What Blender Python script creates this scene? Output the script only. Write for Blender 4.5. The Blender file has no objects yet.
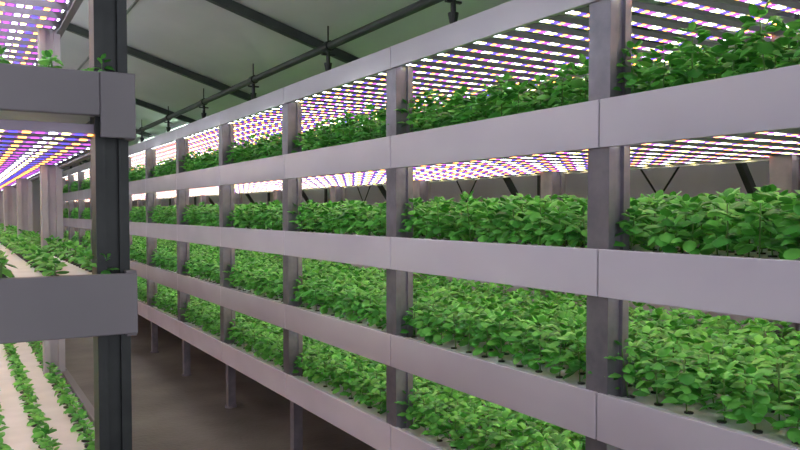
import bpy, math, random
import numpy as np
from mathutils import Vector, Matrix
random.seed(4); rng=np.random.default_rng(7)
scene=bpy.context.scene
CAMZ=1.815
# ------------------------------------------------------------ helpers
def new_mat(name, color=(.5,.5,.5), rough=.5, metal=0., spec=.5):
    m=bpy.data.materials.new(name); m.use_nodes=True
    b=m.node_tree.nodes['Principled BSDF']
    b.inputs['Base Color'].default_value=(*color,1); b.inputs['Roughness'].default_value=rough
    b.inputs['Metallic'].default_value=metal; b.inputs['Specular IOR Level'].default_value=spec
    return m
def noisy(m, c1, c2, scale=5., detail=4., bump=0., bscale=None, stretch=(1,1,1)):
    nt=m.node_tree; b=nt.nodes['Principled BSDF']
    tc=nt.nodes.new('ShaderNodeTexCoord'); mp=nt.nodes.new('ShaderNodeMapping'); mp.inputs['Scale'].default_value=stretch
    nt.links.new(tc.outputs['Object'],mp.inputs['Vector'])
    n=nt.nodes.new('ShaderNodeTexNoise'); n.inputs['Scale'].default_value=scale; n.inputs['Detail'].default_value=detail
    nt.links.new(mp.outputs['Vector'],n.inputs['Vector'])
    r=nt.nodes.new('ShaderNodeValToRGB'); r.color_ramp.elements[0].position=.35; r.color_ramp.elements[1].position=.68
    r.color_ramp.elements[0].color=(*c1,1); r.color_ramp.elements[1].color=(*c2,1)
    nt.links.new(n.outputs['Fac'],r.inputs['Fac']); nt.links.new(r.outputs['Color'],b.inputs['Base Color'])
    if bump:
        n2=nt.nodes.new('ShaderNodeTexNoise'); n2.inputs['Scale'].default_value=bscale or scale
        nt.links.new(mp.outputs['Vector'],n2.inputs['Vector'])
        bp=nt.nodes.new('ShaderNodeBump'); bp.inputs['Strength'].default_value=bump; bp.inputs['Distance'].default_value=.02
        nt.links.new(n2.outputs['Fac'],bp.inputs['Height']); nt.links.new(bp.outputs['Normal'],b.inputs['Normal'])
    return m
def mesh_obj(name, verts, faces, mat, parent=None, smooth=False, bevel=0):
    me=bpy.data.meshes.new(name); me.from_pydata([tuple(v) for v in verts],[],faces); me.update()
    me.materials.append(mat)
    if smooth:
        me.polygons.foreach_set('use_smooth',[True]*len(me.polygons))
    o=bpy.data.objects.new(name,me); scene.collection.objects.link(o)
    if parent: o.parent=parent
    if bevel:
        md=o.modifiers.new('bevel','BEVEL'); md.width=bevel; md.segments=2; md.limit_method='ANGLE'
    return o
class B:
    def __init__(s): s.v=[]; s.f=[]
    def box(s,x0,x1,y0,y1,z0,z1):
        n=len(s.v)
        s.v+=[(x0,y0,z0),(x1,y0,z0),(x1,y1,z0),(x0,y1,z0),(x0,y0,z1),(x1,y0,z1),(x1,y1,z1),(x0,y1,z1)]
        s.f+=[tuple(n+i for i in q) for q in [(0,3,2,1),(4,5,6,7),(0,1,5,4),(1,2,6,5),(2,3,7,6),(3,0,4,7)]]
    def prism(s,poly,axis,a,b):
        n=len(s.v);k=len(poly)
        for t in (a,b):
            for p,q in poly:
                s.v.append({'z':(p,q,t),'y':(p,t,q),'x':(t,p,q)}[axis])
        s.f.append(tuple(n+i for i in range(k))[::-1]); s.f.append(tuple(n+k+i for i in range(k)))
        for i in range(k):
            j=(i+1)%k; s.f.append((n+i,n+j,n+k+j,n+k+i))
    def beam(s,p,q,w,h):
        p=Vector(p);q=Vector(q);d=(q-p).normalized()
        up=Vector((0,0,1)) if abs(d.z)<.95 else Vector((0,1,0))
        r=d.cross(up).normalized(); u=r.cross(d)
        n=len(s.v)
        for c in (p,q):
            for a,b in ((-1,-1),(1,-1),(1,1),(-1,1)):
                s.v.append(tuple(c+r*a*w/2+u*b*h/2))
        s.f+=[tuple(n+i for i in qd) for qd in [(0,1,2,3),(7,6,5,4),(0,4,5,1),(1,5,6,2),(2,6,7,3),(3,7,4,0)]]
    def tube(s,p,q,r,k=12,r2=None):
        p=Vector(p);q=Vector(q);d=(q-p).normalized();r2=r if r2 is None else r2
        up=Vector((0,0,1)) if abs(d.z)<.95 else Vector((0,1,0))
        a=d.cross(up).normalized(); u=a.cross(d); n=len(s.v)
        for c,rr in ((p,r),(q,r2)):
            for i in range(k):
                t=2*math.pi*i/k; s.v.append(tuple(c+a*math.cos(t)*rr+u*math.sin(t)*rr))
        for i in range(k):
            j=(i+1)%k; s.f.append((n+i,n+j,n+k+j,n+k+i))
        s.f.append(tuple(n+i for i in range(k))[::-1]); s.f.append(tuple(n+k+i for i in range(k)))
    def obj(s,name,mat,parent=None,bevel=0,smooth=False):
        return mesh_obj(name,s.v,s.f,mat,parent,smooth,bevel)
def empty(name):
    e=bpy.data.objects.new(name,None); scene.collection.objects.link(e); return e

# ------------------------------------------------------------ materials
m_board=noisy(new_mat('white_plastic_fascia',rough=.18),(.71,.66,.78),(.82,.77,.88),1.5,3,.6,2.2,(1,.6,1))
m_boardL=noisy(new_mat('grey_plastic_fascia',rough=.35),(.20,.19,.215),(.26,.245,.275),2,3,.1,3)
m_post=noisy(new_mat('galvanised_steel',rough=.35,metal=.4),(.19,.18,.22),(.29,.27,.32),9,4,.05,30)
m_dark=noisy(new_mat('shade_toned_steel',rough=.45,metal=.3),(.024,.030,.032),(.045,.052,.053),8,4)  # backlit shade of the near left posts, put into the base colour
m_lpost=noisy(new_mat('pale_post_paint',rough=.5),(.38,.37,.42),(.48,.47,.52),6,3)
m_tray=noisy(new_mat('white_foam_tray',rough=.6),(.80,.80,.83),(.88,.88,.91),12,4,.1,60)
m_cup=new_mat('net_cup_black',(.03,.03,.03),.5)
m_bar=new_mat('led_bar_body',(.42,.36,.48),.4)
m_floor=noisy(new_mat('concrete_floor',rough=.38),(.09,.080,.068),(.21,.19,.165),1.3,8,.15,25)
m_ceil=noisy(new_mat('white_roof_lining',rough=.7),(.68,.69,.70),(.84,.84,.85),1.2,4,.6,1.4,(1,.5,1))
m_wall=noisy(new_mat('wall_sheet',rough=.6),(.66,.62,.73),(.78,.74,.84),1.0,3,.3,1.5,(1,2,.5))
m_rib=noisy(new_mat('roof_steel_dark',rough=.5,metal=.2),(.05,.06,.058),(.08,.095,.09),5,3)
m_black=new_mat('black_fitting',(.02,.022,.022),.4)
def leaf_mat(name,cols):
    m=bpy.data.materials.new(name); m.use_nodes=True; nt=m.node_tree; b=nt.nodes['Principled BSDF']
    g=nt.nodes.new('ShaderNodeNewGeometry'); r=nt.nodes.new('ShaderNodeValToRGB')
    e=r.color_ramp.elements; e[0].color=(*cols[0],1); e[1].color=(*cols[2],1); x=e.new(.5); x.color=(*cols[1],1)
    nt.links.new(g.outputs['Random Per Island'],r.inputs['Fac'])
    nt.links.new(r.outputs['Color'],b.inputs['Base Color'])
    b.inputs['Roughness'].default_value=.38; b.inputs['Specular IOR Level'].default_value=.45
    t=nt.nodes.new('ShaderNodeBsdfTranslucent'); nt.links.new(r.outputs['Color'],t.inputs['Color'])
    mx=nt.nodes.new('ShaderNodeMixShader'); mx.inputs[0].default_value=.22
    nt.links.new(b.outputs[0],mx.inputs[1]); nt.links.new(t.outputs[0],mx.inputs[2])
    nt.links.new(mx.outputs[0],nt.nodes['Material Output'].inputs['Surface'])
    return m
m_leaf=leaf_mat('basil_leaf',[(.045,.25,.035),(.11,.48,.07),(.25,.72,.14)])
m_stem=new_mat('basil_stem',(.12,.28,.07),.5)
def led_mat():
    m=bpy.data.materials.new('led_diodes'); m.use_nodes=True; nt=m.node_tree; nt.nodes.clear(); N=nt.nodes.new; L=nt.links.new
    out=N('ShaderNodeOutputMaterial'); em=N('ShaderNodeEmission'); tc=N('ShaderNodeTexCoord'); sp=N('ShaderNodeSeparateXYZ')
    L(tc.outputs['Object'],sp.inputs[0])
    def M(op,a,b=None):
        n=N('ShaderNodeMath'); n.operation=op
        for i,v in enumerate((a,b)):
            if v is None: continue
            if isinstance(v,(int,float)): n.inputs[i].default_value=v
            else: L(v,n.inputs[i])
        return n.outputs[0]
    x=M('ADD',sp.outputs[0],10.0)
    u=M('DIVIDE',x,.032); fr=M('FRACT',u)
    mask=M('MULTIPLY',M('GREATER_THAN',fr,.18),M('LESS_THAN',fr,.82))
    idx=M('DIVIDE',M('FLOORED_MODULO',M('FLOOR',u),5.0),5.0)
    r=N('ShaderNodeValToRGB'); r.color_ramp.interpolation='CONSTANT'; e=r.color_ramp.elements
    e[0].position=0; e[0].color=(.92,.84,.26,1); e[1].position=.19; e[1].color=(.022,.018,.20,1)
    for p,c in ((.39,(.80,.28,.045,1)),(.59,(.13,.020,.16,1)),(.79,(.80,.90,1,1))):
        q=e.new(p); q.color=c
    L(idx,r.inputs['Fac'])
    mix=N('ShaderNodeMix'); mix.data_type='RGBA'; L(mask,mix.inputs[0]); mix.inputs[6].default_value=(.035,.014,.055,1); L(r.outputs['Color'],mix.inputs[7])
    L(mix.outputs[2],em.inputs['Color'])
    em.inputs['Strength'].default_value=15.0; L(em.outputs[0],out.inputs[0])
    return m
m_led=led_mat()
def emis(name,c,s):
    m=bpy.data.materials.new(name); m.use_nodes=True; b=m.node_tree.nodes['Principled BSDF']
    b.inputs['Emission Color'].default_value=(*c,1); b.inputs['Emission Strength'].default_value=s; return m
m_tube=emis('fluorescent_tube',(.70,1,.76),9)
m_filltube=emis('added_fill_tube_cool',(.92,.94,1.0),34)  # glow for the added fill lamps outside the view

# ------------------------------------------------------------ basil beds
LT=np.array([[0,0,0],[0,.33,.07],[0,.70,.05],[0,1,-.10],
             [-.29,.11,-.01],[-.41,.42,-.04],[-.31,.78,-.06],
             [.29,.11,-.01],[.41,.42,-.04],[.31,.78,-.06]])
LF=[(0,1,5,4),(1,2,6,5),(2,3,6),(0,7,8,1),(1,8,9,2),(2,9,3)]
def add_leaf(V,F,pos,yaw,pitch,size,roll=0):
    M=(Matrix.Rotation(yaw,3,'Z')@Matrix.Rotation(pitch,3,'X')@Matrix.Rotation(roll,3,'Y'))
    P=LT.copy()*size; P[:,2]*=random.uniform(.7,2.8)
    P=P@np.array(M).T+np.array(pos)
    n=len(V); V.extend(P.tolist()); F.extend([tuple(n+i for i in f) for f in LF])
def plant(V,F,S,x,y,z0,h,leaf,full=True):
    lx,ly=random.uniform(-.02,.02),random.uniform(-.02,.02)
    if not full: lx*=.3; ly*=.3
    S.tube((x,y,z0),(x+lx,y+ly,z0+h*.9),.0028,5)
    yaw0=random.uniform(0,6.28)
    nodes=6 if full else 3
    for k in range(nodes):
        t=(k+1.0)/nodes; zz=z0+h*((.10+.88*t) if full else (.20+.75*t)); px=x+lx*t; py=y+ly*t
        reach=(.030 if full else .008)*(1-t*.7)
        for s in range(2 if t<.9 else 5):
            yw=yaw0+k*1.57+s*(math.pi if t<.9 else 1.26)+random.uniform(-.35,.35)
            pt=random.uniform(-.75,.15)+.95*(t**2)
            L=leaf*random.uniform(.8,1.15)*(1-.35*max(0,t-.7)/.3)
            c=(px-math.sin(yw)*reach,py+math.cos(yw)*reach,zz+random.uniform(-.01,.01))
            add_leaf(V,F,c,yw,pt,L,random.uniform(-.3,.3))
            if full and t<.95:
                for _ in range(2):
                    yw2=yw+random.uniform(-1.2,1.2); r2=random.uniform(.012,.045)*(1.15-.4*t)
                    c2=(px-math.sin(yw2)*r2,py+math.cos(yw2)*r2,zz+random.uniform(-.01,.035))
                    add_leaf(V,F,c2,yw2,random.uniform(-.6,.7),leaf*random.uniform(.55,.95),random.uniform(-.4,.4))
BAY=1.57; R=2.07; D=1.27
def make_bed(name,x0,x1,length,nx,ny,h,leaf,full=True,jit=.012):
    V=[];F=[];S=B();C=B()
    for i in range(nx):
        for j in range(ny):
            x=x0+(x1-x0)*(i/(nx-1)); y=(j+.5)*length/ny
            C.tube((x,y,-.004),(x,y,.006),.016,8)
            x+=random.uniform(-jit,jit); y+=random.uniform(-jit,jit)
            hh=h*random.uniform(.76,1.15)
            plant(V,F,S,x,y,0,hh,leaf,full)
    me=bpy.data.meshes.new(name)
    n=len(V); n2=n+len(S.v)
    allv=V+S.v+C.v
    allf=F+[tuple(n+i for i in f) for f in S.f]+[tuple(n2+i for i in f) for f in C.f]
    me.from_pydata(allv,[],allf); me.update()
    me.materials.append(m_leaf);me.materials.append(m_stem);me.materials.append(m_cup)
    mi=[0]*len(F)+[1]*len(S.f)+[2]*len(C.f)
    me.polygons.foreach_set('material_index',mi)
    me.polygons.foreach_set('use_smooth',[True]*len(mi))
    return me
beds=[make_bed('basil_bed',.115,D-.10,BAY,9,12,.195,.064) for _ in range(3)]

# ------------------------------------------------------------ rack builder
def fascia_y(b,x,y0,y1,zc,h,side):
    t=.010; l=.028; s=side
    poly=[(x,zc-h/2),(x+s*l,zc-h/2),(x+s*l,zc-h/2+t),(x+s*t,zc-h/2+t),(x+s*t,zc+h/2-t),(x+s*l,zc+h/2-t),(x+s*l,zc+h/2),(x,zc+h/2)]
    b.prism(poly,'y',y0,y1)
def fascia_x(b,y,x0,x1,zc,h):
    t=.010; l=.028
    poly=[(y,zc-h/2),(y+l,zc-h/2),(y+l,zc-h/2+t),(y+t,zc-h/2+t),(y+t,zc+h/2-t),(y+l,zc+h/2-t),(y+l,zc+h/2),(y,zc+h/2)]
    b.prism(poly,'x',x0,x1)
def cpost(b,x,y,w,z0,z1,fx=1):
    lip=w*.30; g=.016
    P=[(0,0),(lip,0),(lip,g),(w-lip,g),(w-lip,0),(w,0),(w,w),(w-lip,w),(w-lip,w-g),(lip,w-g),(lip,w),(0,w)]
    P=[(x+fx*p,y+q) for p,q in P]
    b.prism(P,'z',z0,z1)
Zs=[CAMZ+.33,CAMZ-.23,CAMZ-.775,CAMZ-1.29]; ZTOP=CAMZ+.85
def build_rack(name,xa,xb,ystarts,yend,zs,ztop,boardmat,postmats,leg_in=.02,top_h=.12,board_h=.18,bar_n=10,W=.11):
    e=empty(name); sgn=1 if xb>xa else -1
    boards=B(); trays=B(); bars=B(); leds=B(); posts={}
    lo,hi=min(xa,xb),max(xa,xb)
    ys=ystarts+[yend]
    for i in range(len(ys)-1):
        y0,y1=ys[i],ys[i+1]
        for zc,h in [(z,board_h) for z in zs]+[(ztop,top_h)]:
            fascia_y(boards,xa,y0+.004,y1-.004,zc,h,sgn)
            fascia_y(boards,xb,y0+.004,y1-.004,zc,h,-sgn)
        for z in zs:
            top=z+board_h/2-.018
            trays.box(lo+.03,hi-.03,y0+.002,y1-.002,top-.05,top)
            trays.box(lo+.03,hi-.03,y0+.02,y0+.06,top-.10,top-.05)
        for z,h in [(z,board_h) for z in zs[:-1]]+[(ztop,top_h)]:
            zb=z-h/2+.012
            for k in range(bar_n):
                yc=y0+(k+.5)*(y1-y0)/bar_n
                bars.box(lo+.03,hi-.03,yc-.024,yc+.024,zb+.004,zb+.03)
                n=len(leds.v); w=.017
                leds.v+=[(lo+.04,yc-w,zb+.002),(lo+.04,yc+w,zb+.002),(hi-.04,yc+w,zb+.002),(hi-.04,yc-w,zb+.002)]
                leds.f.append((n,n+1,n+2,n+3))
        trays.box(lo+.03,lo+.08,y0,y1,ztop+.0,ztop+.03); trays.box(hi-.08,hi-.03,y0,y1,ztop+.0,ztop+.03)
    for i,y in enumerate(ys):
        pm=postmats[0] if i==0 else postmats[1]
        b=posts.setdefault(pm.name,(pm,B()))[1]
        for xx,fx in ((xa+sgn*.013,sgn),(xb-sgn*.013,-sgn)):
            zb=zs[-1]-board_h/2+.02
            cpost(b,xx,y-W/2+.012 if 0<i<len(ys)-1 else (y+.03 if i==0 else y-W-.02),W,zb,ztop+top_h/2-.01,fx)
            cx=xx+fx*(W/2+leg_in); cy=(y if 0<i<len(ys)-1 else (y+.03+W/2 if i==0 else y-.07))
            b.box(cx-.035,cx+.035,cy-.035,cy+.035,.02,zb+.01)
            b.tube((cx,cy,0),(cx,cy,.02),.055,14)
    boards.obj('fascia_boards',boardmat,e,bevel=.003)
    trays.obj('growing_trays',m_tray,e); bars.obj('led_bar_bodies',m_bar,e); leds.obj('led_strips',m_led,e)
    for k,(pm,b) in posts.items(): b.obj('posts_'+pm.name,pm,e)
    return e
Y0=2.05
ysR=[Y0+BAY*k for k in range(-2,12)]
rk=build_rack('grow_rack',R,R+D,ysR,Y0+BAY*12,Zs,ZTOP,m_board,(m_post,m_post))
crop=empty('basil_crop')
for i,y in enumerate(ysR):
    for j,z in enumerate(Zs):
        o=bpy.data.objects.new('basil_bed',beds[(i*2+j)%3]); scene.collection.objects.link(o); o.parent=crop
        o.location=(R,y,z+.09-.018)
# left rack
LX=.42; LD=1.30; LY=2.13
ZsL=[CAMZ+.285,CAMZ-.25,CAMZ-.81,CAMZ-1.36]; ZTL=CAMZ+.85
ysL=[LY+BAY*k for k in range(0,11)]
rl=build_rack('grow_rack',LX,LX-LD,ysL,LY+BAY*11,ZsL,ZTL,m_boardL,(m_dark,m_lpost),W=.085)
eb=B()
for k,z in enumerate(ZsL):
    if k==0:
        fascia_x(eb,LY-.006,LX-LD,LX-.09,z+.028,.115)
        eb.box(LX-.09,LX,LY-.010,LY+.002,z-.0875,z+.0875)
    else: fascia_x(eb,LY-.006,LX-LD,LX,z,.165)
fascia_x(eb,LY-.006,LX-LD,LX,ZTL,.12)
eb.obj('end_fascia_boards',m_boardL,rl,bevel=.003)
crop2=empty('young_basil_crop')
lbeds=[make_bed('young_basil_bed',-LD+.10,-.075,BAY,10,23,.05,.034,False,.004) for _ in range(2)]
for i,y in enumerate(ysL):
    for j,z in enumerate(ZsL):
        o=bpy.data.objects.new('young_basil_bed',lbeds[(i+j)%2]); scene.collection.objects.link(o); o.parent=crop2
        o.location=(LX,y,z+.09-.018)

# ------------------------------------------------------------ building shell
YF=22.0; YN=-3.0; XW=4.7; XL=-7.0; XR=-.8
def rz(x):
    return CAMZ+1.35+.3*(2.34-x) if x>XR else CAMZ+1.35+.3*(2.34-XR)-.3*(XR-x)
mesh_obj('floor',[(XL,YN,0),(XW,YN,0),(XW,YF,0),(XL,YF,0),(XL,YN,-.1),(XW,YN,-.1),(XW,YF,-.1),(XL,YF,-.1)],
   [(0,1,2,3),(7,6,5,4),(0,4,5,1),(1,5,6,2),(2,6,7,3),(3,7,4,0)],m_floor)
c=B(); c.prism([(XL,rz(XL)),(XR,rz(XR)),(XW,rz(XW)),(XW,rz(XW)+.1),(XR,rz(XR)+.1),(XL,rz(XL)+.1)],'y',YN,YF); c.obj('ceiling',m_ceil)
w=B(); w.box(XW,XW+.1,YN,YF,0,rz(XW)+.1); w.obj('wall_right',m_wall)
w=B(); w.box(XL-.1,XL,YN,YF,0,rz(XL)+.1); w.obj('wall_left',m_wall)
w=B(); w.prism([(XL,0),(XW,0),(XW,rz(XW)),(XR,rz(XR)),(XL,rz(XL))],'y',YF,YF+.1); w.obj('wall_back',m_wall)
fr=B()
yy=5.35-2.35*3
while yy<YF-.3:
    fr.beam((XR,yy,rz(XR)-.04),(XW-.03,yy,rz(XW-.03)-.04),.055,.065)
    fr.beam((XR,yy,rz(XR)-.04),(XL+.03,yy,rz(XL+.03)-.04),.055,.065)
    fr.beam((3.9,yy,rz(3.9)-.06),(XW-.04,yy,CAMZ-.25),.045,.045)
    fr.beam((XW-.04,yy,0),(XW-.04,yy,rz(XW)-.02),.035,.035)
    yy+=2.35
fr.obj('roof_frame',m_rib)
pu=B()
for x in (-.1,1.25,3.2):
    pu.beam((x,YN,rz(x)-.008),(x,YF,rz(x)-.008),.02,.012)
pu.obj('roof_purlins',noisy(new_mat('purlin_grey',rough=.6),(.26,.29,.27),(.32,.35,.33),3))
pipe=empty('water_pipe'); px=2.34; pz=CAMZ+1.2
b=B(); b.tube((px,YN+.1,pz),(px,YF-.1,pz),.028,16); b.obj('pipe_run',m_rib,pipe,smooth=False)
b=B()
y=3.40
while y<YF-1:
    b.tube((px,y,pz-.05),(px,y,rz(px)-.002),.006,8)
    b.tube((px,y-.04,pz),(px,y+.04,pz),.038,12)
    b.tube((px,y,pz),(px,y,pz-.12),.015,10); b.tube((px,y,pz-.12),(px,y,pz-.19),.030,10,.018)
    b.beam((px-.05,y,pz-.06),(px+.05,y,pz-.06),.02,.012)
    y+=1.6
b.obj('drop_valves',m_black,pipe)
cb=B()
for y in (3.4,5.9,8.2):
    cb.tube((XW-.12,y,CAMZ+.75),(XW-.12,y+.9,CAMZ-.4),.008,6); cb.tube((XW-.12,y+.9,CAMZ+.6),(XW-.12,y+.1,CAMZ-.4),.008,6)
cb.obj('wall_cables',m_black)
def fixture(x,y,L=1.2,z=None,mt=None):
    e=empty('fluorescent_or_fill_light'); z=rz(x)-.09 if z is None else z  # serves the visible fixtures and the added fill lamps alike
    b=B(); b.prism([(x-.05,z+.06),(x-.04,z+.02),(x+.04,z+.02),(x+.05,z+.06)],'y',y-L/2,y+L/2); b.tube((x,y-L/3,z+.05),(x,y-L/3,rz(x)-.002),.006,8); b.tube((x,y+L/3,z+.05),(x,y+L/3,rz(x)-.002),.006,8)
    b.obj('housing',m_board,e)
    b=B(); b.tube((x-.03,y-L/2+.02,z),(x-.03,y+L/2-.02,z),.016,12); b.tube((x+.03,y-L/2+.02,z),(x+.03,y+L/2-.02,z),.016,12); b.obj('tubes',mt or m_tube,e,smooth=True)
for y in (10.7,12.7,15.4,18.0): fixture(2.7,y)
for y in (2.6,5.0,7.6,10.4,13.4,16.6): fixture(-.15,y,1.5,CAMZ+1.45,m_filltube)  # added row kept out of frame to brighten aisle boards and ceiling
fixture(1.2,-1.0,1.5,None,m_filltube)  # added unseen fill lamp behind the camera

# ------------------------------------------------------------ world, camera
w=bpy.data.worlds.new('world'); scene.world=w; w.use_nodes=True
w.node_tree.nodes['Background'].inputs[0].default_value=(.84,.83,.90,1); w.node_tree.nodes['Background'].inputs[1].default_value=1.1
cam=bpy.data.cameras.new('camera'); co=bpy.data.objects.new('camera',cam); scene.collection.objects.link(co)
cam.sensor_width=36; cam.lens=36*750/800; cam.clip_start=.05
cam.shift_y=13/800
co.location=(0,0,CAMZ); co.rotation_euler=(math.radians(90-2.0),0,-math.atan(442/750))
scene.camera=co
scene.view_settings.view_transform='Standard'
